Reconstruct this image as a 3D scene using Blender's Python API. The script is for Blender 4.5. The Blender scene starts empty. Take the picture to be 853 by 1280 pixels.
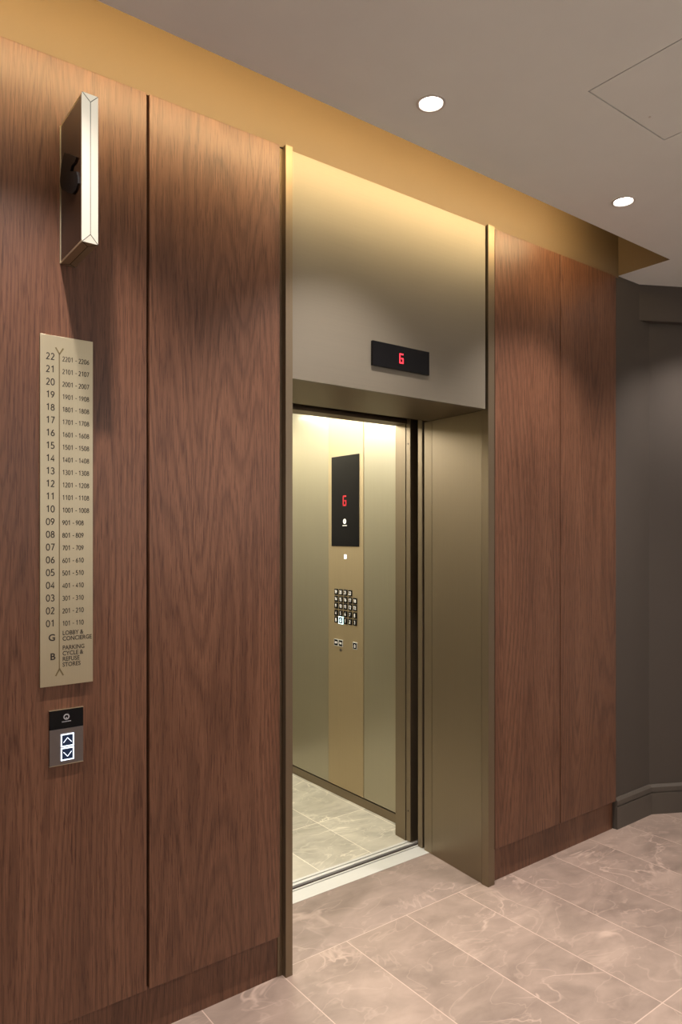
import bpy, bmesh, math, random
from mathutils import Vector, Matrix
S = bpy.context.scene
C = S.collection
PI = math.pi
ZC = 2.918          # ceiling height
CARX = 2.54         # inner face of the car's right wall

# ---------------------------------------------------------------- materials
def nt(name):
    m = bpy.data.materials.new(name); m.use_nodes = True
    n = m.node_tree; n.nodes.clear()
    out = n.nodes.new('ShaderNodeOutputMaterial')
    b = n.nodes.new('ShaderNodeBsdfPrincipled')
    n.links.new(b.outputs[0], out.inputs[0])
    return m, n, b
def N(n, t, **kw):
    x = n.nodes.new(t)
    for k, v in kw.items():
        if k.startswith('i_'):
            x.inputs[k[2:].replace('_', ' ')].default_value = v
        else: setattr(x, k, v)
    return x
def math_(n, op, a, b=None, c=None, clamp=False):
    x = n.nodes.new('ShaderNodeMath'); x.operation = op; x.use_clamp = clamp
    for i, v in enumerate((a, b, c)):
        if v is None: continue
        if isinstance(v, (int, float)): x.inputs[i].default_value = v
        else: n.links.new(v, x.inputs[i])
    return x.outputs[0]
def ramp(n, fac, stops):
    r = n.nodes.new('ShaderNodeValToRGB'); n.links.new(fac, r.inputs[0])
    e = r.color_ramp.elements
    while len(e) < len(stops): e.new(.5)
    for k, (p, c) in enumerate(stops):
        e[k].position = p; e[k].color = (*c, 1) if len(c) == 3 else c
    return r.outputs[0]
def mix(n, fac, a, b, mode='MIX'):
    x = n.nodes.new('ShaderNodeMix'); x.data_type = 'RGBA'; x.blend_type = mode
    for s, v in ((0, fac), (6, a), (7, b)):
        if isinstance(v, (int, float)): x.inputs[s].default_value = v
        elif isinstance(v, tuple): x.inputs[s].default_value = (*v, 1)
        else: n.links.new(v, x.inputs[s])
    return x.outputs[2]
def noise(n, vec, scale, detail=2, rough=.5, dist=0):
    x = n.nodes.new('ShaderNodeTexNoise')
    x.inputs['Scale'].default_value = scale; x.inputs['Detail'].default_value = detail
    x.inputs['Roughness'].default_value = rough; x.inputs['Distortion'].default_value = dist
    if vec is not None: n.links.new(vec, x.inputs['Vector'])
    return x.outputs[0]
def scaled(n, vec, s, loc=None):
    x = n.nodes.new('ShaderNodeMapping'); x.inputs['Scale'].default_value = s
    n.links.new(vec, x.inputs['Vector'])
    if loc is not None: n.links.new(loc, x.inputs['Location'])
    return x.outputs[0]

def plain(name, col, rough=.5, metal=0, emit=None, es=0, spec=.5, coat=0, bump=0):
    m, n, b = nt(name)
    tc = N(n, 'ShaderNodeTexCoord')
    nz = noise(n, tc.outputs['Object'], 6, 3)
    k = math_(n, 'MULTIPLY_ADD', nz, .08, .96)
    v = N(n, 'ShaderNodeVectorMath', operation='SCALE'); v.inputs[0].default_value = col
    n.links.new(k, v.inputs['Scale']); n.links.new(v.outputs[0], b.inputs['Base Color'])
    b.inputs['Roughness'].default_value = rough; b.inputs['Metallic'].default_value = metal
    b.inputs['Specular IOR Level'].default_value = spec
    b.inputs['Coat Weight'].default_value = coat; b.inputs['Coat Roughness'].default_value = .05
    if emit:
        b.inputs['Emission Color'].default_value = (*emit, 1); b.inputs['Emission Strength'].default_value = es
    if bump:
        bp = N(n, 'ShaderNodeBump'); bp.inputs['Strength'].default_value = bump; bp.inputs['Distance'].default_value = .001
        n.links.new(noise(n, tc.outputs['Object'], 250, 2), bp.inputs['Height']); n.links.new(bp.outputs[0], b.inputs['Normal'])
    return m

def brushed(name, col, rough, spread=.06, aniso=.0, stretch=(300, 300, 2), metal=1., coat=0.):
    m, n, b = nt(name)
    tc = N(n, 'ShaderNodeTexCoord')
    v = scaled(n, tc.outputs['Object'], stretch)
    nz = noise(n, v, 1, 3, .6)
    cl = noise(n, tc.outputs['Object'], 1.3, 2)
    r1 = math_(n, 'MULTIPLY_ADD', nz, spread, rough - spread / 2)
    r2 = math_(n, 'MULTIPLY_ADD', cl, .06, -.03)
    n.links.new(math_(n, 'ADD', r1, r2), b.inputs['Roughness'])
    cc = mix(n, nz, tuple(c * .93 for c in col), tuple(min(1, c * 1.07) for c in col))
    n.links.new(cc, b.inputs['Base Color'])
    b.inputs['Metallic'].default_value = metal
    b.inputs['Coat Weight'].default_value = coat; b.inputs['Coat Roughness'].default_value = .04
    b.inputs['Anisotropic'].default_value = aniso
    return m

def wood(name):
    m, n, b = nt(name)
    tc = N(n, 'ShaderNodeTexCoord'); oi = N(n, 'ShaderNodeObjectInfo')
    off = N(n, 'ShaderNodeCombineXYZ')
    r7 = math_(n, 'MULTIPLY', oi.outputs['Random'], 37.)
    n.links.new(r7, off.inputs[0]); n.links.new(math_(n, 'MULTIPLY', oi.outputs['Random'], 91.), off.inputs[2])
    # cathedral figure: contour lines of a field stretched along the grain
    big = noise(n, scaled(n, tc.outputs['Object'], (4.2, 4.2, .30), off.outputs[0]), 1, 1.5, .35)
    wob = noise(n, scaled(n, tc.outputs['Object'], (20, 20, 3.5), off.outputs[0]), 1, 3, .6)
    f = math_(n, 'ADD', math_(n, 'MULTIPLY', big, 34.), math_(n, 'MULTIPLY', wob, .75))
    fr = math_(n, 'FRACT', f)
    ring = ramp(n, fr, [(0, (0, 0, 0)), (.18, (.75, .75, .75)), (.62, (1, 1, 1)), (1, (0, 0, 0))])                                        # early/late wood saw-tooth
    fine = noise(n, scaled(n, tc.outputs['Object'], (420, 420, 9), off.outputs[0]), 1, 2, .7)
    pore = noise(n, scaled(n, tc.outputs['Object'], (260, 260, 13), off.outputs[0]), 1, 3, .6)
    tone = noise(n, scaled(n, tc.outputs['Object'], (6, 6, .5), off.outputs[0]), 1, 2, .5)
    a = math_(n, 'MULTIPLY_ADD', ring, .21, .25)
    a = math_(n, 'ADD', a, math_(n, 'MULTIPLY_ADD', fine, .52, -.26))
    a = math_(n, 'ADD', a, math_(n, 'MULTIPLY_ADD', tone, .50, -.25))
    col = ramp(n, a, [(.0, (.060, .024, .012)), (.35, (.121, .052, .028)), (.6, (.184, .085, .047)), (1, (.29, .150, .090))])
    pr = ramp(n, pore, [(.36, (0, 0, 0)), (.47, (1, 1, 1))])
    col = mix(n, 1., col, mix(n, pr, (.62, .55, .52), (1, 1, 1)), 'MULTIPLY')
    n.links.new(col, b.inputs['Base Color'])
    b.inputs['Roughness'].default_value = .42
    b.inputs['Specular IOR Level'].default_value = .45
    n.links.new(math_(n, 'MULTIPLY_ADD', fine, .2, .28), b.inputs['Roughness'])
    bp = N(n, 'ShaderNodeBump'); bp.inputs['Strength'].default_value = .25; bp.inputs['Distance'].default_value = .0006
    n.links.new(math_(n, 'ADD', pore, math_(n, 'MULTIPLY', ring, .3)), bp.inputs['Height'])
    n.links.new(bp.outputs[0], b.inputs['Normal'])
    return m

def marble(name, x0, px, y0, py, base, tint=(1, 1, 1), rough=.32):
    """stone tiles px by py with pale joints, joints through x0 and y0"""
    m, n, b = nt(name)
    tc = N(n, 'ShaderNodeTexCoord')
    sp = N(n, 'ShaderNodeSeparateXYZ'); n.links.new(tc.outputs['Object'], sp.inputs[0])
    gx = math_(n, 'DIVIDE', math_(n, 'SUBTRACT', sp.outputs[0], x0), px)
    gy = math_(n, 'DIVIDE', math_(n, 'SUBTRACT', sp.outputs[1], y0), py)
    ix = math_(n, 'FLOOR', gx); iy = math_(n, 'FLOOR', gy)
    dx = math_(n, 'MULTIPLY', math_(n, 'ABSOLUTE', math_(n, 'SUBTRACT', gx, math_(n, 'ROUND', gx))), px)
    dy = math_(n, 'MULTIPLY', math_(n, 'ABSOLUTE', math_(n, 'SUBTRACT', gy, math_(n, 'ROUND', gy))), py)
    d = math_(n, 'MINIMUM', dx, dy)
    joint = math_(n, 'LESS_THAN', d, .0017)
    cid = N(n, 'ShaderNodeCombineXYZ'); n.links.new(ix, cid.inputs[0]); n.links.new(iy, cid.inputs[1])
    wn = N(n, 'ShaderNodeTexWhiteNoise', noise_dimensions='3D'); n.links.new(cid.outputs[0], wn.inputs[0])
    sc = N(n, 'ShaderNodeVectorMath', operation='SCALE'); n.links.new(wn.outputs['Color'], sc.inputs[0]); sc.inputs['Scale'].default_value = 40
    mp = N(n, 'ShaderNodeMapping'); n.links.new(tc.outputs['Object'], mp.inputs['Vector']); n.links.new(sc.outputs[0], mp.inputs['Location'])
    mp.inputs['Rotation'].default_value = (0, 0, .5); mp.inputs['Scale'].default_value = (1, 1.7, 1)
    v = mp.outputs[0]
    n1 = noise(n, v, 3.0, 5, .55, .9)
    n2 = noise(n, v, 9, 6, .62, .6)
    vn = noise(n, v, 1.9, 4, .5, 1.1)
    vein = math_(n, 'SUBTRACT', 1., math_(n, 'MULTIPLY', math_(n, 'ABSOLUTE', math_(n, 'SUBTRACT', vn, .52)), 75.), clamp=True)
    brk = ramp(n, noise(n, v, 3.5, 2), [(.45, (0, 0, 0)), (.62, (1, 1, 1))])
    vn2 = noise(n, v, 4.2, 3, .5, .8)
    vein2 = math_(n, 'SUBTRACT', 1., math_(n, 'MULTIPLY', math_(n, 'ABSOLUTE', math_(n, 'SUBTRACT', vn2, .47)), 60.), clamp=True)
    f = math_(n, 'ADD', math_(n, 'MULTIPLY', n1, .65), math_(n, 'MULTIPLY', n2, .35))
    lo, mid, hi = [tuple(base[i] * k * tint[i] for i in range(3)) for k in (.72, 1., 1.24)]
    col = ramp(n, f, [(.33, lo), (.50, mid), (.66, hi)])
    vc = tuple(min(.9, base[i] * 1.75 * tint[i]) for i in range(3))
    col = mix(n, math_(n, 'MULTIPLY', math_(n, 'MULTIPLY', vein, brk), .75), col, vc)
    col = mix(n, math_(n, 'MULTIPLY', vein2, .28), col, vc)
    tile = math_(n, 'MULTIPLY_ADD', wn.outputs['Value'], .12, .94)
    tv = N(n, 'ShaderNodeVectorMath', operation='SCALE'); n.links.new(col, tv.inputs[0]); n.links.new(tile, tv.inputs['Scale'])
    col = mix(n, joint, tv.outputs[0], tuple(min(.95, c * 1.8) for c in base))
    n.links.new(col, b.inputs['Base Color'])
    n.links.new(math_(n, 'MULTIPLY_ADD', n2, .14, rough - .05), b.inputs['Roughness'])
    bp = N(n, 'ShaderNodeBump'); bp.inputs['Strength'].default_value = .3; bp.inputs['Distance'].default_value = .001
    n.links.new(math_(n, 'SUBTRACT', 1., joint), bp.inputs['Height']); n.links.new(bp.outputs[0], b.inputs['Normal'])
    return m

M = {
 'wood': wood('stained_oak'),
 'floor': marble('floor_stone', 1.347, .3078, .045, .915, (.285, .218, .180)),
 'thresh': marble('threshold_stone_shaded', -5.2, 8., .045, 3., (.26, .20, .17)),  # floor stone again, its colour darkened for the shade in the doorway
 'carfloor': marble('car_stone', 2.21, .3078, 1.02, .915, (.44, .41, .335), rough=.3),
 'ceiling': plain('ceiling_paint', (.79, .805, .78), .8),
 'cove': plain('cove_gold_paint', (.132, .088, .045), .6),
 'taupe': plain('taupe_wall_paint', (.062, .050, .040), .75, bump=.1),
 'base': plain('taupe_satin_paint', (.078, .066, .054), .45),
 'plaster': plain('pale_plaster', (.78, .74, .70), .85),
 'black': plain('matt_black', (.012, .010, .009), .8),
 'seam': plain('shadow_gap', (.03, .018, .012), .8),
 'bronze': brushed('bronze_metal', (.225, .176, .118), .42, metal=.85),
 'bronze_hdr': brushed('bronze_header_metal', (.225, .20, .155), .48, stretch=(2, 300, 300), metal=.5),
 'carwall': brushed('polished_bronze', (.40, .365, .27), .36, spread=.015, metal=.82, coat=.4),
 'carpanel': brushed('satin_champagne', (.44, .35, .215), .42, spread=.03, metal=.75),
 'brass': brushed('satin_brass', (.53, .47, .33), .42),
 'steel': brushed('brushed_steel', (.24, .22, .22), .35, stretch=(2, 300, 300)),
 'alu': brushed('sill_aluminium', (.62, .62, .59), .45, stretch=(2, 300, 300), metal=.3),
 'glass': plain('black_glass', (.004, .004, .005), .1, spec=.28),
 'soft_black': plain('satin_black', (.003, .003, .0035), .45, spec=.2),
 'gloss_brown': plain('dark_bronze_gloss', (.022, .010, .005), .14, metal=.2),
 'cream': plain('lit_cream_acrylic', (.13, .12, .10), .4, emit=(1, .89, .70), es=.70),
 'ink': plain('dark_engraving', (.022, .015, .009), .6),
 'line': plain('olive_engraving', (.16, .12, .05), .5),
 'linedark': plain('dark_seam', (.03, .02, .012), .6),
 'red': plain('red_led', (.3, .01, .01), .4, emit=(1, .03, .05), es=2.6),
 'redim': plain('red_led_dim', (.3, .01, .01), .4, emit=(1, .02, .08), es=.30),
 'white_led': plain('white_led', (.8, .85, .95), .4, emit=(.72, .86, 1), es=1.4),
 'blue_glow': plain('lit_button_face', (.006, .012, .03), .25, emit=(.02, .06, .16), es=.2),
 'arrow': plain('arrow_led', (.8, .85, .95), .4, emit=(.7, .82, 1), es=1.2),
 'aqua_led': plain('aqua_led', (.8, .95, .95), .4, emit=(.62, .95, 1), es=1.3),
 'glyph': plain('pale_legend', (.72, .68, .62), .4, emit=(.9, .85, .78), es=.25),
 'logo': plain('grey_print', (.34, .34, .36), .4),
 'lamp': plain('lamp_diffuser', (.9, .9, .9), .4, emit=(1, .93, .85), es=14),
 'trim': plain('lamp_trim', (.62, .58, .54), .4),
 'carlight': plain('car_light_diffuser', (.9, .9, .85), .4, emit=(1, .96, .83), es=14),
 'fill_glow': plain('fill_window_glow', (.8, .8, .8), .3, emit=(1, .97, .94), es=1.1),  # glow of the added window that brightens the lobby
 'led': plain('warm_led_strip', (.9, .7, .4), .4, emit=(1, .6, .25), es=3),
}

# ---------------------------------------------------------------- mesh helpers
def box(bm, x0, x1, y0, y1, z0, z1, bev=0):
    r = bmesh.ops.create_cube(bm, size=1)
    bmesh.ops.transform(bm, matrix=Matrix.Translation(((x0+x1)/2, (y0+y1)/2, (z0+z1)/2)) @ Matrix.Diagonal((x1-x0, y1-y0, z1-z0, 1)), verts=r['verts'])
    if bev:
        es = list({e for v in r['verts'] for e in v.link_edges})
        bmesh.ops.bevel(bm, geom=es, offset=bev, segments=2, profile=.5, affect='EDGES')
    return bm
def B(*a, **k): return box(bmesh.new(), *a, **k)
def prism(bm, pts, axis, lo, hi):
    """extrude a 2-D outline; axis 'z': pts are (x,y); 'y': (x,z); 'x': (y,z)"""
    f = {'z': lambda p, h: (p[0], p[1], h), 'y': lambda p, h: (p[0], h, p[1]), 'x': lambda p, h: (h, p[0], p[1])}[axis]
    a = [bm.verts.new(f(p, lo)) for p in pts]; b = [bm.verts.new(f(p, hi)) for p in pts]
    k = len(pts)
    fs = [bm.faces.new(a), bm.faces.new(b[::-1])] + [bm.faces.new((a[i], b[i], b[(i+1) % k], a[(i+1) % k])) for i in range(k)]
    bmesh.ops.recalc_face_normals(bm, faces=fs)
    return bm
def cyl(bm, c, r, h, axis='z', seg=40, r2=None):
    o = bmesh.ops.create_cone(bm, cap_ends=True, segments=seg, radius1=r, radius2=r if r2 is None else r2, depth=h)
    R = {'z': Matrix(), 'y': Matrix.Rotation(PI/2, 4, 'X'), 'x': Matrix.Rotation(PI/2, 4, 'Y')}[axis]
    bmesh.ops.transform(bm, matrix=Matrix.Translation(c) @ R, verts=o['verts'])
    return bm
def ring(bm, to3, r0, r1, d, seg=40):
    """flat ring; to3 maps (a,b,depth) to a point"""
    vs = []
    for i in range(seg):
        t = 2*PI*i/seg; c, s = math.cos(t), math.sin(t)
        vs.append([bm.verts.new(to3(r*c, r*s, h)) for r, h in ((r0, 0), (r1, 0), (r1, d), (r0, d))])
    fs = []
    for i in range(seg):
        p, q = vs[i], vs[(i+1) % seg]
        for k in range(4): fs.append(bm.faces.new((p[k], q[k], q[(k+1) % 4], p[(k+1) % 4])))
    bmesh.ops.recalc_face_normals(bm, faces=fs)
    return bm
def stroke(bm, p, q, w, d, to3):
    """a bar of width w and height d between 2-D points p and q"""
    (ax, ay), (bx, by) = p, q
    L = math.hypot(bx-ax, by-ay); nx, ny = -(by-ay)/L*w/2, (bx-ax)/L*w/2
    o = [(ax+nx, ay+ny), (bx+nx, by+ny), (bx-nx, by-ny), (ax-nx, ay-ny)]
    a = [bm.verts.new(to3(*t, 0)) for t in o]; b = [bm.verts.new(to3(*t, d)) for t in o]
    fs = [bm.faces.new(a), bm.faces.new(b[::-1])] + [bm.faces.new((a[i], b[i], b[(i+1) % 4], a[(i+1) % 4])) for i in range(4)]
    bmesh.ops.recalc_face_normals(bm, faces=fs)
def wallmap(x, z, y):           # on the landing wall, facing -y
    return lambda a, b, h: (x+a, y-h, z+b)
def carmap(y, z, x=CARX):       # on the car's right wall, facing -x
    return lambda a, b, h: (x-h, y-a, z+b)
def text(bm, s, size, to3, align='LEFT', depth=.0004, weight=0, sx=1.):
    cu = bpy.data.curves.new('t', 'FONT'); cu.body = s; cu.size = size; cu.align_x = align; cu.align_y = 'BOTTOM_BASELINE'
    cu.offset = weight; cu.resolution_u = 3
    o = bpy.data.objects.new('t', cu); C.objects.link(o)
    bpy.context.view_layer.update()
    me = bpy.data.meshes.new_from_object(o.evaluated_get(bpy.context.evaluated_depsgraph_get()))
    t = bmesh.new(); t.from_mesh(me)
    bpy.data.objects.remove(o); bpy.data.curves.remove(cu); bpy.data.meshes.remove(me)
    mp = {v: bm.verts.new(to3(v.co.x*sx, v.co.y, depth)) for v in t.verts}
    for f in t.faces:
        try: bm.faces.new([mp[v] for v in f.verts])
        except ValueError: pass
    t.free()

def arc(cx, cy, rx, ry, a0, a1, n=10):
    return [(cx+rx*math.cos(math.radians(a0+(a1-a0)*i/n)), cy+ry*math.sin(math.radians(a0+(a1-a0)*i/n))) for i in range(n+1)]
DIG = {  # pen paths in a box .52 wide and 1 high: (points, closed)
 '0': [(arc(.26, .5, .23, .46, 0, 360, 24)[:-1], True)],
 '1': [([(.10, .78), (.32, .95), (.32, .04)], False)],
 '2': [(arc(.25, .72, .19, .23, 160, 0, 8) + [(.41, .56), (.07, .05), (.49, .05)], False)],
 '3': [(arc(.23, .73, .20, .22, 150, -80, 10) + arc(.23, .27, .23, .23, 80, -150, 12), False)],
 '4': [([(.38, .04), (.38, .95), (.04, .30), (.50, .30)], False)],
 '5': [([(.44, .95), (.12, .95), (.10, .55)] + arc(.22, .32, .25, .27, 105, -140, 12), False)],
 '6': [([(.40, .93), (.20, .72)] + arc(.27, .30, .21, .25, 150, 510, 22), False)],
 '7': [([(.04, .95), (.48, .95), (.18, .04)], False)],
 '8': [(arc(.26, .74, .17, .20, 0, 360, 18)[:-1], True), (arc(.26, .29, .22, .24, 0, 360, 20)[:-1], True)],
 '9': [([(.12, .06), (.32, .28)] + arc(.25, .69, .21, .25, -30, 330, 22), False)],
 '-': [([(.06, .42), (.40, .42)], False)],
}
def ribbon(bm, pts, w, closed, to3, d):
    k = len(pts); L = []; Rr = []
    for i, p in enumerate(pts):
        a = pts[i-1] if (i or closed) else p; b = pts[(i+1) % k] if (i < k-1 or closed) else p
        d1 = Vector((p[0]-a[0], p[1]-a[1])); d2 = Vector((b[0]-p[0], b[1]-p[1]))
        if d1.length < 1e-9: d1 = d2
        if d2.length < 1e-9: d2 = d1
        d1.normalize(); d2.normalize(); n1 = Vector((-d1.y, d1.x)); n2 = Vector((-d2.y, d2.x)); m = (n1+n2)
        m = m / max(.35, m.dot(n1)) if m.length > 1e-6 else n1
        L.append(bm.verts.new(to3(p[0]+m.x*w/2, p[1]+m.y*w/2, d))); Rr.append(bm.verts.new(to3(p[0]-m.x*w/2, p[1]-m.y*w/2, d)))
    for i in range(k if closed else k-1):
        j = (i+1) % k; bm.faces.new((L[i], Rr[i], Rr[j], L[j]))
def digits(bm, s, cap, to3, adv, sx=1., wt=.115, right=False, gap=.35, center=False, d=.0004):
    """numerals drawn with a pen; adv is the step from numeral to numeral in cap heights"""
    tot = sum(gap*cap if c == ' ' else (adv-.08)*cap*(.85 if c == '-' else 1) if c == '-' else adv*cap for c in s)
    x = -tot if right else (-tot/2 if center else 0)
    for c in s:
        if c == ' ': x += gap*cap; continue
        for pts, cl in DIG[c]:
            ribbon(bm, [(x+a*cap*sx, b*cap) for a, b in pts], wt*cap, cl, to3, d)
        x += (adv-.08)*cap*.85 if c == '-' else adv*cap

def thing(name, label, cat, loc, group=None):
    o = bpy.data.objects.new(name, None); C.objects.link(o); o.location = loc
    o.empty_display_size = .1
    o['label'] = label; o['category'] = cat
    if group: o['group'] = group
    return o
def wloc(o):
    v = Vector(o.location)
    while o.parent: o = o.parent; v += Vector(o.location)
    return v
def obj(name, bm, mat, parent=None, loc=None, label=None, smooth=False):
    """link a bmesh given in world coordinates as one object with its origin at loc (default: the parent's base)"""
    base = wloc(parent) if parent else Vector((0, 0, 0))
    org = Vector(loc) if loc is not None else base
    bmesh.ops.transform(bm, matrix=Matrix.Translation(-org), verts=bm.verts)
    me = bpy.data.meshes.new(name); bm.to_mesh(me); bm.free()
    me.materials.append(M[mat])
    if smooth:
        for p in me.polygons: p.use_smooth = True
    o = bpy.data.objects.new(name, me); C.objects.link(o)
    o.location = org - base; o.parent = parent
    if label: o['label'] = label
    return o
def tag(o, label, cat, group=None):
    o['label'] = label; o['category'] = cat
    if group: o['group'] = group
    return o
def struct(name, bm, mat, loc=(0, 0, 0), label=None):
    o = obj(name, bm, mat, loc=loc); o['kind'] = 'structure'
    if label: o['label'] = label
    return o

# ---------------------------------------------------------------- the room
YB = -3.4
struct('floor', B(-2.7, 5.2, YB, .045, -.06, 0), 'floor')
struct('trim_3', B(1.33, 2.46, .045, .397, -.06, 0), 'thresh', label='single stone threshold slab in front of the lift sill')
w = bmesh.new()
box(w, -2.7, 1.345, .036, .37, 0, 3.3)
struct('wall_left', w, 'seam')
struct('wall_right', B(2.456, 3.41, .036, .37, 0, 3.3), 'seam')
struct('wall_header', B(1.345, 2.456, .036, .37, 2.125, 3.3), 'seam')
LIPY, CX1 = -.272, 3.448
# taupe wall beyond the wood, then the canted wall with its bulkhead
dx, dy = math.cos(math.radians(-28)), math.sin(math.radians(-28)); nx, ny = dy, -dx
PX, PY = 3.755, .012
struct('wall_far', (lambda b: (prism(b, [(3.41, PY), (PX+.1, PY), (PX+.1, .3), (3.41, .3)], 'z', 0, 2.906), prism(b, [(CX1+.001, PY), (PX+.1, PY), (PX+.1, .3), (CX1+.001, .3)], 'z', 2.906, ZC), b)[-1])(bmesh.new()), 'taupe')
def cant(t, off): return (PX+dx*t+nx*off, PY+dy*t+ny*off)
struct('wall_canted', prism(bmesh.new(), [(PX, PY), cant(1.35, 0), cant(1.35, -.25), (PX, .3)], 'z', 0, ZC+.1), 'taupe')
sh = .047/math.sin(math.radians(28))
struct('trim_4', prism(bmesh.new(), [(PX-sh, PY), cant(1.35, .047), cant(1.35, -.005), (PX-.01, PY+.02)], 'z', 2.722, ZC), 'taupe', label='bulkhead over the canted taupe wall')
ex, ey = cant(1.35, 0)
struct('wall_end', B(ex-.02, ex+.1, YB, ey+.05, 0, ZC+.1), 'plaster')
struct('wall_back', B(-2.7, 5.2, YB-.1, YB, 0, ZC+.1), 'plaster')
struct('wall_side', B(-2.8, -2.7, YB, .3, 0, ZC+.4), 'plaster')
# baseboard of the taupe walls: one profile swept round the corner
prof = [(0, 0), (.018, 0), (.018, .116), (.012, .118), (.012, .123), (.018, .125), (.018, .149), (.008, .162), (0, .162)]
bm = bmesh.new()
m_ = Vector((nx, ny)); mit = (m_ + Vector((0, -1))); mit = mit / (mit.dot(m_))
stations = [(Vector((3.412, PY)), Vector((0, -1))), (Vector((PX, PY)), mit), (Vector(cant(1.34, 0)), m_)]
rows = [[bm.verts.new((*(p + q*a), z)) for a, z in prof] for p, q in stations]
for r0, r1 in zip(rows, rows[1:]):
    for k in range(len(prof)-1): bm.faces.new((r0[k], r0[k+1], r1[k+1], r1[k]))
bm.faces.new(rows[0]); bm.faces.new(rows[-1][::-1])
bmesh.ops.recalc_face_normals(bm, faces=bm.faces)
struct('baseboard_far', bm, 'base')

# ceiling slab with a cove slot along the wood wall, round lamp openings and a hatch opening
LAMPS = [(.49, -.475), (1.593, -.475), (2.692, -.475)]
FAR = [(-.61, -.475), (3.79, -.475), (.49, -2.3), (1.9, -2.3), (3.3, -2.3)]  # the rear row is added, unseen, to brighten the lobby
LIPY, CX1 = -.272, 3.448
HX0, HX1, HY0, HY1 = 1.935, 2.387, -1.26, -.812
cb = bmesh.new()
prism(cb, [(-2.7, YB), (5.2, YB), (5.2, .3), (CX1, .3), (CX1, LIPY), (-2.7, LIPY)], 'z', ZC, ZC+.045)
cut = bmesh.new()
for x, y in LAMPS + FAR: cyl(cut, (x, y, ZC), .042, .2, seg=48)
box(cut, HX0, HX1, HY0, HY1, ZC-.1, ZC+.1)
def tmp(bm):
    me = bpy.data.meshes.new('x'); bm.to_mesh(me); bm.free(); o = bpy.data.objects.new('x', me); C.objects.link(o); return o
oc, ok = tmp(cb), tmp(cut)
md = oc.modifiers.new('b', 'BOOLEAN'); md.operation = 'DIFFERENCE'; md.object = ok; md.solver = 'EXACT'
bpy.context.view_layer.update()
me = bpy.data.meshes.new_from_object(oc.evaluated_get(bpy.context.evaluated_depsgraph_get()))
cb = bmesh.new(); cb.from_mesh(me)
bpy.data.objects.remove(oc); bpy.data.objects.remove(ok)
struct('ceiling', cb, 'ceiling')
struct('wall_cove', B(-2.7, CX1, .0095, .036, 2.9065, 3.3), 'cove', label='plaster back of the ceiling light slot')
struct('trim_5', (lambda b: (box(b, CX1, CX1+.03, -.45, .03, ZC+.0452, 3.3), box(b, CX1-.003, CX1-.0002, LIPY, .009, ZC+.0008, 3.3), b)[-1])(bmesh.new()), 'cove', label='end of the ceiling light slot')
struct('ceiling_cove', B(-2.7, CX1+.03, YB, .036, 3.3, 3.34), 'cove')

# ---------------------------------------------------------------- wood panelling
def panel(x0, x1, label, near=True):
    o = obj('wood_panel', B(x0, x1, 0, .0358, .150, 2.906, bev=.0012), 'wood', loc=((x0+x1)/2, .009, .150))
    tag(o, label, 'wall panel', 'full height wood wall panels')
panel(.371, .845, 'tall reddish brown wood wall panel carrying the floor directory and call buttons')
panel(.854, 1.327, 'tall reddish brown wood panel just left of the bronze lift frame')
panel(2.454, 2.927, 'tall brown wood panel just right of the bronze lift frame')
panel(2.933, 3.408, 'tall brown wood panel at the right end, meeting the dark taupe wall')
for k in range(3):
    x1 = .363 - k*.482
    panel(x1-.474, x1, ['brown wood wall panel left of the directory panel', 'brown wood wall panel second left of the directory panel', 'brown wood wall panel furthest left on the wall'][k])
struct('trim_1', B(-2.7, 1.329, .019, .036, 0, .149), 'wood', loc=(.3, 0, 0), label='recessed wood plinth left of the lift')
struct('trim_2', B(2.450, 3.404, .019, .036, 0, .149), 'wood', loc=(3, 0, 0), label='recessed wood plinth right of the lift')
struct('trim_6', B(-2.7, -1.084, .02, .036, .15, 2.906), 'wood', loc=(-2, 0, 0))

# ---------------------------------------------------------------- bronze lift surround
T = thing('lift_door_frame', 'full height bronze metal surround around the open lift doorway', 'door frame', (1.9, 0, 0))
obj('architrave', prism(bmesh.new(), [(1.348, -.006), (1.376, -.006), (1.349, .397), (1.3455, .397), (1.3455, .034), (1.3285, .034), (1.3285, .016), (1.348, .016)], 'z', 0, 2.912), 'bronze', T)
obj('architrave', B(2.4025, 2.444, -.006, .033, 0, 2.912, bev=.0008), 'bronze', T)
obj('header_panel', B(1.3765, 2.390, 0, .022, 2.100, 2.902, bev=.0008), 'bronze_hdr', T, label='wide satin bronze panel above the doorway')
obj('soffit_panel', prism(bmesh.new(), [(1.376, .0225), (2.4035, .0225), (2.434, .397), (1.352, .397)], 'z', 2.1005, 2.12), 'bronze', T)
obj('reveal_panel', prism(bmesh.new(), [(2.4035, .0345), (2.4055, .0345), (2.434, .376), (2.4535, .376), (2.4535, .0345)], 'z', .001, 2.0995), 'bronze', T)
obj('door_jamb', prism(bmesh.new(), [(2.4345, .379), (2.4365, .432), (2.4535, .432), (2.4535, .379)], 'z', 0, 2.0995), 'bronze', T)
obj('shadow_strip', B(2.439, 2.4535, .3755, .3795, .001, 2.099), 'seam', T)

# shaft behind the landing wall
struct('wall_shaft', (lambda b: (box(b, .5, 1.30, .37, .44, 0, 2.95), box(b, 3.52, 3.6, .30, 2.6, 0, 2.95), box(b, .5, .56, .44, 2.6, 0, 2.95),
       box(b, .5, 3.6, 2.6, 2.66, 0, 2.95), box(b, .5, 3.6, .37, 2.66, 2.95, 3.0), box(b, 1.3, 2.5, .405, .52, 2.131, 2.95), box(b, 2.50, 3.52, .37, .40, 0, 2.95), box(b, .5, 3.6, .37, 2.6, -.3, -.24), b)[-1])(bmesh.new()), 'black')

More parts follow.
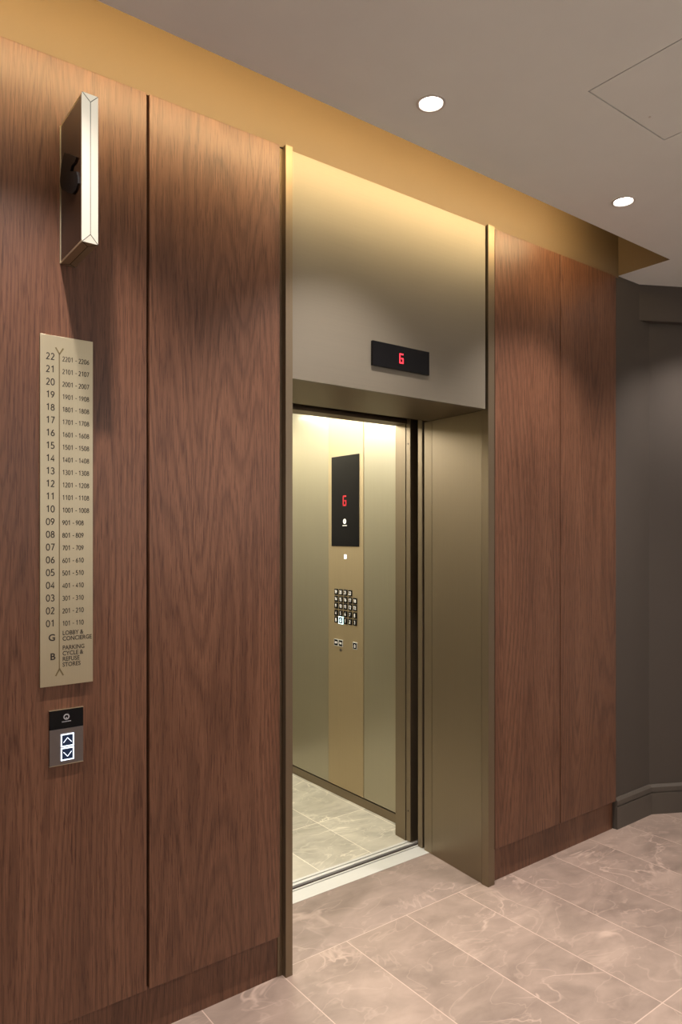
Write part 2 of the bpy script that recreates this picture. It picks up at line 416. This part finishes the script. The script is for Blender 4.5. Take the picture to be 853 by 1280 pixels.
# landing sill with its running grooves
T = thing('lift_sill', 'pale aluminium door sill with running grooves on the floor of the lift doorway', 'door sill', (1.9, .45, -.02))
sp = [(.397, -.02), (.397, .001), (.480, .001), (.480, -.018), (.4865, -.018), (.4865, .001), (.496, .001), (.496, -.02)]
obj('sill_plate', prism(bmesh.new(), sp, 'x', 1.32, 3.40), 'alu', T)
obj('groove_shade', B(1.32, 3.4, .4803, .4862, -.019, -.004), 'seam', T)  # dark insert, the groove's shade put into its colour
obj('guide_channel', B(1.32, 3.4, .4965, .5235, -.02, -.008), 'seam', T, label='dark running gap')

# sliding doors pushed back into the pocket on the right
o = obj('landing_door', B(2.4365, 3.42, .447, .479, .004, 2.128, bev=.003), 'bronze', loc=(2.93, .463, .004))
tag(o, 'open bronze landing door, only its leading edge showing in the right pocket', 'door')

# ---------------------------------------------------------------- the car
T = thing('lift_car', 'lit lift car interior with bronze walls and stone floor behind the doorway', 'lift car', (1.76, 1.4, 0))
CX0, CY0, CY1, CZ = .985, .566, 2.20, 2.36
obj('floor_slab', B(CX0-.02, CARX+.02, CY0, CY1+.02, -.05, 0), 'carfloor', T, loc=(0, 0, 0), label='pale stone tiled car floor')
ssp = [(.524, -.02), (.524, .001), (.5425, .001), (.5425, -.018), (.549, -.018), (.549, .001), (.5655, .001), (.5655, -.02)]
obj('car_sill', prism(bmesh.new(), ssp, 'x', 1.32, 3.3), 'alu', T)
obj('sill_groove_shade', B(1.32, 3.3, .5428, .5487, -.0179, -.004), 'seam', T)  # dark strip coloured as the shade inside the car sill's groove
obj('shell', (lambda b: (box(b, CARX+.02, CARX+.05, .655, CY1+.05, 0, CZ+.05), box(b, CX0-.05, CX0-.02, .655, CY1+.05, 0, CZ+.05), box(b, CX0-.05, CARX+.05, CY1+.02, CY1+.05, 0, CZ+.05), b)[-1])(bmesh.new()), 'seam', T)
for y0, y1 in ((.652, 1.030), (1.371, CY1)):
    obj('wall_panel', B(CARX, CARX+.018, y0, y1, .056, CZ, bev=.001), 'carwall', T)
for y0, y1 in ((.652, 1.030), (1.033, 1.369), (1.371, CY1)):
    obj('wall_panel', B(CX0-.018, CX0, y0, y1, .056, CZ, bev=.001), 'carwall', T)
for k in range(3):
    a = CX0 + k*(CARX-CX0)/3
    obj('wall_panel', B(a+.001, a+(CARX-CX0)/3-.001, CY1, CY1+.018, .056, CZ, bev=.001), 'carwall', T)
obj('kick_plate', B(CARX-.001, CARX+.018, .652, CY1, .001, .049), 'bronze', T)
obj('kick_plate', B(CX0-.018, CX0+.001, .652, CY1, .001, .049), 'bronze', T)
obj('kick_plate', B(CX0, CARX, CY1-.001, CY1+.018, .001, .049), 'bronze', T)
obj('car_jamb', prism(bmesh.new(), [(2.4355, .568), (2.441, .65), (2.58, .65), (2.58, .568)], 'z', .0015, 2.34), 'bronze', T)
obj('car_jamb', B(CX0-.02, 1.30, .568, .65, .0015, 2.34), 'bronze', T)
obj('car_lintel', (lambda b: (box(b, 1.30, 2.4355, .568, .65, 2.109, 2.34), box(b, 1.30, 2.4355, .556, .568, 2.109, 2.125), b)[-1])(bmesh.new()), 'bronze', T)
cp = obj('car_ceiling', (lambda b: (box(b, CX0-.02, CARX+.02, .652, CY1+.02, CZ, CZ+.03), b)[-1])(bmesh.new()), 'ceiling', T)
obj('light_diffuser', B(CX0+.22, CARX-.2, .86, CY1-.2, CZ-.012, CZ-.0005, bev=.002), 'carlight', cp, label='glowing flat ceiling light')
leaf = obj('sliding_door', B(2.4365, 3.40, .533, .5635, .004, 2.155, bev=.002), 'bronze', T, label='car door leaf slid open behind the right jamb')
for z in (2.006, .157):
    obj('screw', cyl(bmesh.new(), (2.4362, .549, z), .004, .0014, 'x', 20), 'linedark', leaf, label='small dark screw head')

# control panel in the car wall
T = thing('car_control_panel', 'full height satin champagne control panel with black display and floor buttons inside the lift', 'control panel', (CARX, 1.2, .056))
obj('faceplate', B(CARX-.0015, CARX+.018, 1.033, 1.3685, .056, CZ, bev=.001), 'carpanel', T)
fx = CARX-.0015
d = obj('display_glass', B(fx-.004, fx-.0001, 1.070, 1.333, 1.480, 2.012, bev=.0008), 'glass', T, label='tall black glass display')
def seg_G(bm, h, w, t, mp, depth=.0006):
    s = h/2; e = w/2
    pts = [(-e, -s), (-e, s), (e, s), (e, -s), (-e, 0), (e, 0)]
    for p, q in (((e, s), (-e, s)), ((-e, s), (-e, -s)), ((-e, -s), (e, -s)), ((e, -s), (e, 0)), ((e, 0), (0, 0))):
        dxx, dyy = q[0]-p[0], q[1]-p[1]; L = math.hypot(dxx, dyy); k = t*.35/L
        stroke(bm, (p[0]-dxx*k, p[1]-dyy*k), (q[0]+dxx*k, q[1]+dyy*k), t, depth, mp)
bm = bmesh.new(); seg_G(bm, .053, .026, .0085, carmap(1.203, 1.747, fx-.004)); obj('floor_digit', bm, 'redim', d, label='dim red letter G')
bm = bmesh.new(); mp = carmap(1.203, 1.626, fx-.004); ring(bm, mp, .0075, .0150, .0005)
stroke(bm, (-.005, -.008), (0, .003), .0035, .0005, mp); stroke(bm, (.005, -.008), (0, .003), .0035, .0005, mp)
for k in range(7): stroke(bm, (-.0195+k*.0061, -.0245), (-.0155+k*.0061, -.0245), .0045, .0005, mp)
obj('maker_emblem', bm, 'glyph', d, label='small pale ring emblem')
obj('indicator_light', B(fx-.003, fx-.0001, 1.190, 1.209, 1.407, 1.432, bev=.0006), 'white_led', T, label='small square white light')
floors = [['19', '20', '21', '22'], ['14', '15', '16', '17', '18'], ['9', '10', '11', '12', '13'], ['4', '5', '6', '7', '8'], ['B', 'G', '1', '2', '3']]
RZ = [1.209, 1.167, 1.127, 1.084, 1.043]
def car_button(y, z, s, lit, frame=False):
    f = lit or frame
    q = obj('button', B(fx-.0045, fx-.0001, y-.0165, y+.0165, z-.0175, z+.0175, bev=.0008), 'glass', T, label='lit ground floor button' if lit else None)
    bm = bmesh.new(); mq = carmap(y, z-.0098, fx-.0046)
    if s.isdigit(): digits(bm, s, .0195, mq, .60, .95, .17, center=True)
    else: text(bm, s, .0285, mq, 'CENTER', weight=.0006, sx=.85)
    obj('numeral', bm, 'aqua_led' if lit else 'glyph', q)
    if f:
        bm = bmesh.new(); mp = carmap(y, z, fx-.0002)
        wd = .0042 if lit else .0022
        a, b_ = .0165+wd/2, .0175+wd/2
        for p, r in (((-a-wd/2, b_), (a+wd/2, b_)), ((-a-wd/2, -b_), (a+wd/2, -b_)), ((-a, -b_), (-a, b_)), ((a, -b_), (a, b_))):
            stroke(bm, p, r, wd, .004, mp)
        obj('halo_frame', bm, 'aqua_led' if lit else 'alu', q, label='glowing pale frame' if lit else None)
for r, row in enumerate(floors):
    for c, s in enumerate(row): car_button(1.287-.0450*c, RZ[r], s, s == 'G')
def symbol_button(y, z, kind):
    q = obj('button', B(fx-.0045, fx-.0001, y-.0165, y+.0165, z-.0175, z+.0175, bev=.0008), 'glass', T)
    bm = bmesh.new(); mp = carmap(y, z, fx-.0046)
    if kind == 'open':
        for s in (-1, 1):
            stroke(bm, (s*.002, -.007), (s*.002, .007), .0022, .0004, mp); stroke(bm, (s*.0045, .005), (s*.011, 0), .003, .0004, mp); stroke(bm, (s*.0045, -.005), (s*.011, 0), .003, .0004, mp)
    elif kind == 'close':
        for s in (-1, 1):
            stroke(bm, (s*.0015, -.007), (s*.0015, .007), .0022, .0004, mp); stroke(bm, (s*.011, .005), (s*.0045, 0), .003, .0004, mp); stroke(bm, (s*.011, -.005), (s*.0045, 0), .003, .0004, mp)
    else:
        ring(bm, mp, .0035, .006, .0004, 24); stroke(bm, (0, .006), (0, .010), .0025, .0004, mp); stroke(bm, (-.006, -.008), (.006, -.008), .0022, .0004, mp)
    obj('symbol', bm, 'glyph', q)
    bm = bmesh.new(); mp = carmap(y, z, fx-.0002)
    for p, r in (((-.0195, .0187), (.0195, .0187)), ((-.0195, -.0187), (.0195, -.0187)), ((-.0178, -.0187), (-.0178, .0187)), ((.0178, -.0187), (.0178, .0187))):
        stroke(bm, p, r, .0025, .004, mp)
    obj('halo_frame', bm, 'alu', q)
symbol_button(1.287, .908, 'open'); symbol_button(1.242, .908, 'close'); symbol_button(1.107, .909, 'alarm')
bm = cyl(bmesh.new(), (fx-.003, 1.243, .868), .0085, .006, 'x', 28)
k = obj('key_switch', bm, 'steel', T); obj('key_slot', B(fx-.0066, fx-.0058, 1.2415, 1.2445, .862, .874), 'linedark', k)

# ---------------------------------------------------------------- floor indicator over the doorway
T = thing('floor_indicator', 'black landing display with red G on the bronze panel above the doorway', 'display', (1.888, 0, 2.196))
obj('housing', B(1.738, 2.038, -.012, -.0005, 2.197, 2.292, bev=.0012), 'glass', T)
bm = bmesh.new(); seg_G(bm, .034, .0165, .0052, wallmap(1.885, 2.243, -.012)); obj('floor_digit', bm, 'red', T, label='glowing red letter G')

# ---------------------------------------------------------------- directory sign
T = thing('floor_directory', 'tall brass plate listing floors and apartment numbers on the wood panel', 'sign', (.6045, 0, 1.121))
obj('sign_plate', B(.531, .678, -.010, -.0003, 1.121, 2.112, bev=.0008), 'brass', T)
def row(body, x, z, size, al, wt, sx, nm):
    bm = bmesh.new()
    if body[0].isdigit():
        if nm == 'floor_number': digits(bm, body, .0192, wallmap(x, z, -.0101), .66, 1., .14, right=True)
        else: digits(bm, body, .0138, wallmap(x, z, -.0101), .565, .88, .135, gap=.30)
    else: text(bm, body, size, wallmap(x, z, -.0101), al, weight=wt, sx=sx)
    obj(nm, bm, 'ink', T)
rooms = {22: '2201 - 2206', 21: '2101 - 2107', 20: '2001 - 2007', 19: '1901 - 1908', 18: '1801 - 1808', 17: '1701 - 1708', 16: '1601 - 1608', 15: '1501 - 1508', 14: '1401 - 1408',
         13: '1301 - 1308', 12: '1201 - 1208', 11: '1101 - 1108', 10: '1001 - 1008', 9: '901 - 908', 8: '801 - 809', 7: '701 - 709', 6: '601 - 610', 5: '501 - 510', 4: '401 - 410',
         3: '301 - 310', 2: '201 - 210', 1: '101 - 110'}
for k in range(22):
    n_ = 22 - k; z = 2.052 - k*.03586
    row('%02d' % n_, .5725, z-.0095, .0265, 'RIGHT', .0006, 1, 'floor_number')
    row(rooms[n_], .5915, z-.0095, .0182, 'LEFT', .0003, .9, 'room_range')
row('G', .5725, 1.250, .0265, 'RIGHT', .0006, 1, 'floor_letter')
row('B', .5725, 1.196, .0265, 'RIGHT', .0006, 1, 'floor_letter')
for s, z in (('LOBBY &', 1.2635), ('CONCIERGE', 1.2475), ('PARKING', 1.2215), ('CYCLE &', 1.2055), ('REFUSE', 1.1895), ('STORES', 1.1735)):
    row(s, .5915, z, .0172, 'LEFT', .0003, .86, 'wording')
bm = bmesh.new(); mp = wallmap(0, 0, -.0100)
stroke(bm, (.583, 1.166), (.583, 2.064), .0026, .0004, mp)
for a, z0, z1 in ((.5835, 2.060, 2.079), (.5835, 1.170, 1.149)):
    for s in (-1, 1): stroke(bm, (a-.0008*s, z0), (a+.0105*s, z1), .0038, .0005, mp)
obj('guide_line', bm, 'line', T, label='thin olive line forked at both ends')

# ---------------------------------------------------------------- landing call panel
T = thing('call_panel', 'small landing call panel with glowing up and down arrows below the directory', 'call panel', (.604, 0, .894))
obj('back_plate', B(.557, .651, -.007, -.0003, .894, .9955, bev=.0008), 'steel', T)
g = obj('display_glass', B(.557, .651, -.0075, -.0003, .9965, 1.050, bev=.0006), 'glass', T, label='black glass upper half')
bm = bmesh.new(); mp = wallmap(.6035, 1.029, -.0075); ring(bm, mp, .0052, .0085, .0004)
stroke(bm, (-.0022, -.0058), (0, -.0005), .0016, .0004, mp); stroke(bm, (.0022, -.0058), (0, -.0005), .0016, .0004, mp)
for k in range(8): stroke(bm, (-.0125+k*.0032, -.0132), (-.0102+k*.0032, -.0132), .0026, .0004, mp)
obj('maker_emblem', bm, 'logo', g, label='small grey ring emblem')
obj('edge_strip', B(.5568, .6512, -.0078, -.0003, 1.0502, 1.0512), 'brass', T); obj('edge_strip', B(.5568, .6512, -.0078, -.0003, .8928, .8938), 'brass', T)
for z, s in ((.9625, 1), (.9235, -1)):
    q = obj('call_button', B(.5912, .6208, -.0095, -.0071, z-.0148, z+.0148, bev=.0008), 'blue_glow', T, label='lit up button' if s > 0 else 'lit down button')
    bm = bmesh.new(); mp = wallmap(.606, z, -.0071)
    for p, r in (((-.0180, .0166), (.0180, .0166)), ((-.0180, -.0166), (.0180, -.0166)), ((-.0166, -.0166), (-.0166, .0166)), ((.0166, -.0166), (.0166, .0166))):
        stroke(bm, p, r, .0027, .0026, mp)
    obj('halo_frame', bm, 'white_led', q)
    bm = bmesh.new(); mp = wallmap(.606, z, -.0096)
    stroke(bm, (-.0112, -.006*s), (0, .0072*s), .0019, .0004, mp); stroke(bm, (.0112, -.006*s), (0, .0072*s), .0019, .0004, mp)
    obj('arrow', bm, 'arrow', q)

# ---------------------------------------------------------------- projecting blade sign
T = thing('projecting_sign', 'slim box sign standing out from the wood wall above the directory', 'sign', (.609, 0, 2.321))
X0, X1, YF, Z0, Z1 = .588, .630, -.200, 2.321, 2.715
obj('sign_body', B(X0, X1, YF+.0065, -.0003, Z0+.0065, Z1-.0065), 'gloss_brown', T, label='glossy dark brown side')
def hip(name, mat, to, L, W, label=None, ridge=.0022):
    """faceted edge strip of length L and width W, folded to a central ridge, with dark fold lines"""
    e = W/2
    P = [(0, 0, 0), (W, 0, 0), (W, L, 0), (0, L, 0)]
    Rg = [(e, e*1.05, ridge), (e, L-e*1.05, ridge)]
    bm = bmesh.new()
    v = [bm.verts.new(to(*p)) for p in P]; r = [bm.verts.new(to(*p)) for p in Rg]
    lo = [bm.verts.new(to(a, b, -.006)) for a, b, _ in P]
    bm.faces.new((v[0], v[1], r[0])); bm.faces.new((v[1], v[2], r[1], r[0])); bm.faces.new((v[2], v[3], r[1])); bm.faces.new((v[3], v[0], r[0], r[1]))
    for i in range(4): bm.faces.new((v[i], v[(i+1) % 4], lo[(i+1) % 4], lo[i]))
    bm.faces.new(lo)
    bmesh.ops.recalc_face_normals(bm, faces=bm.faces)
    o = obj(name, bm, mat, T, label=label)
    bm = bmesh.new()
    for p, q in ((P[0], Rg[0]), (P[1], Rg[0]), (Rg[0], Rg[1]), (Rg[1], P[2]), (Rg[1], P[3])):
        a, b = Vector(to(*p)), Vector(to(*q)); t = (b-a).normalized()
        up = (Vector(to(0, 0, 1)) - Vector(to(0, 0, 0))).normalized(); s = t.cross(up).normalized()*.0008
        quad = [a+s, b+s, b-s, a-s]
        vs = [bm.verts.new(x + up*.0004) for x in quad] + [bm.verts.new(x - up*.0006) for x in quad]
        bm.faces.new(vs[:4]); bm.faces.new(vs[4:][::-1])
        for i in range(4): bm.faces.new((vs[i], vs[(i+1) % 4], vs[4+(i+1) % 4], vs[4+i]))
    bmesh.ops.recalc_face_normals(bm, faces=bm.faces)
    obj('fold_line', bm, 'linedark', o)
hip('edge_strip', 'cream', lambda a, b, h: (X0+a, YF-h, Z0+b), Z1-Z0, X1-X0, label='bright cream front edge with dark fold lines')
hip('edge_strip', 'brass', lambda a, b, h: (X0+a, YF+b, Z0-h), .1995, X1-X0, label='brass underside with dark fold lines')
hip('edge_strip', 'brass', lambda a, b, h: (X0+a, YF+b, Z1+h), .1995, X1-X0)
obj('side_rim', B(X0-.0015, X0+.001, -.006, -.0005, Z0+.002, Z1-.002), 'brass', T)
pts = [(-.058, 2.613), (-.110, 2.586), (-.165, 2.556), (-.150, 2.549), (-.122, 2.551), (-.110, 2.540), (-.135, 2.530), (-.163, 2.518), (-.176, 2.500), (-.176, 2.482), (-.160, 2.471), (-.126, 2.472),
       (-.085, 2.492), (-.040, 2.516), (-.018, 2.534), (-.013, 2.552), (-.020, 2.580), (-.036, 2.602)]
bm = prism(bmesh.new(), pts, 'x', X0-.004, X0)  # flat black outline raised on the sign's side face
obj('black_shape', bm, 'soft_black', T, label='black curved shape raised on the side')

# ---------------------------------------------------------------- ceiling lights
def downlight(x, y, label):
    t = thing('downlight', label, 'ceiling light', (x, y, ZC), 'recessed round downlights')
    mp = lambda a, b, h: (x+a, y+b, ZC-h)
    bm = bmesh.new(); ring(bm, mp, .0385, .0465, .0022, 48); obj('trim_ring', bm, 'trim', t)
    bm = bmesh.new(); ring(bm, lambda a, b, h: (x+a, y+b, ZC+.018-h), .0375, .0415, .018, 48); obj('can', bm, 'trim', t)
    obj('lens', cyl(bmesh.new(), (x, y, ZC+.012), .0374, .006, seg=48), 'lamp', t, label='glowing round lens')
    return t
W_MAIN, W_FAR = 185, 38
def spot(x, y, w, size=98, blend=.85):
    l = bpy.data.lights.new('downlight_beam', 'SPOT'); l.energy = w; l.color = (1, .89, .82)
    l.spot_size = math.radians(size); l.spot_blend = blend; l.shadow_soft_size = .022
    o = bpy.data.objects.new('downlight_beam', l); C.objects.link(o); o.location = (x, y+.034, ZC-.003)
labs = ['bright recessed downlight out of frame above the projecting sign', 'bright round downlight in the ceiling in front of the lift header', 'smaller bright downlight near the right end of the wood wall']
for (x, y), lb in zip(LAMPS, labs): downlight(x, y, lb); spot(x, y, W_MAIN)
for k, (x, y) in enumerate(FAR):
    downlight(x, y, ['downlight at the left end of the row along the wood wall', 'downlight at the right end of the row, before the canted taupe wall', 'added fill downlight behind the camera, left one of the rear row', 'added fill downlight behind the camera, middle one of the rear row', 'added fill downlight behind the camera, right one of the rear row'][k])
    spot(x, y, W_MAIN*.65, 98, .85) if k < 2 else spot(x, y, W_FAR, 130, .6)

# glowing window added out of view behind the camera to fill the lobby
T = bpy.data.objects.new('fill_window_1', None); C.objects.link(T); T['kind'] = 'structure'; T.location = (1.6, YB, 0)
obj('pane', B(-1.6, 4.6, YB+.002, YB+.012, 1.45, 2.70), 'fill_glow', T)
for x in (-1.62, .45, 2.52, 4.6): obj('frame_bar', B(x-.03, x+.03, YB, YB+.05, 1.4, 2.75), 'bronze', T)
for z in (1.42, 2.73): obj('frame_bar', B(-1.65, 4.63, YB, YB+.05, z-.03, z+.03), 'bronze', T)

# access hatch flush in the ceiling
g_ = .0045
T = thing('access_hatch', 'flush square access hatch in the grey ceiling', 'hatch', ((HX0+HX1)/2, (HY0+HY1)/2, ZC))
obj('hatch_panel', B(HX0+g_, HX1-g_, HY0+g_, HY1-g_, ZC+.0002, ZC+.012), 'ceiling', T)
obj('backing', B(HX0-.02, HX1+.02, HY0-.02, HY1+.02, ZC+.0455, ZC+.06), 'black', T)
obj('catch', cyl(bmesh.new(), (HX0+.28, HY1-.045, ZC-.0006), .004, .002, seg=20), 'trim', T)

# LED profile behind the lip of the slot
LY, LZ0, LZ1 = -.325, 2.973, 3.065
T = thing('cove_light', 'warm light strip hidden in the ceiling slot above the wood wall', 'light strip', (.6, LY, ZC+.046))
obj('profile', B(-2.6, 3.02, LY-.012, LY-.003, ZC+.046, LZ1+.004), 'trim', T)
obj('led_tape', B(-2.6, 3.02, LY-.003, LY-.001, LZ0, LZ1), 'led', T)
l = bpy.data.lights.new('cove_led', 'AREA'); l.shape = 'RECTANGLE'; l.size = 5.60; l.size_y = .09; l.energy = 62; l.color = (1, .76, .41)
o = bpy.data.objects.new('cove_led', l); C.objects.link(o); o.location = (.21, LY, (LZ0+LZ1)/2); o.rotation_euler = (PI/2-math.radians(30), 0, 0)

# ---------------------------------------------------------------- world, camera, view
wd = bpy.data.worlds.new('world'); S.world = wd; wd.use_nodes = True
wd.node_tree.nodes['Background'].inputs[0].default_value = (.5, .5, .5, 1); wd.node_tree.nodes['Background'].inputs[1].default_value = .02
cam = bpy.data.cameras.new('camera'); co = bpy.data.objects.new('camera', cam); C.objects.link(co)
cam.sensor_fit = 'HORIZONTAL'; cam.sensor_width = 36; cam.lens = 36*889/853; cam.shift_y = 28/853; cam.clip_start = .05
co.location = (0, -2.101, 1.55); co.rotation_euler = (PI/2, 0, math.radians(52.8-90))
S.camera = co
S.view_settings.view_transform = 'Standard'; S.view_settings.look = 'None'; S.view_settings.gamma = 1; S.view_settings.use_curve_mapping = False
S.view_settings.exposure = 0
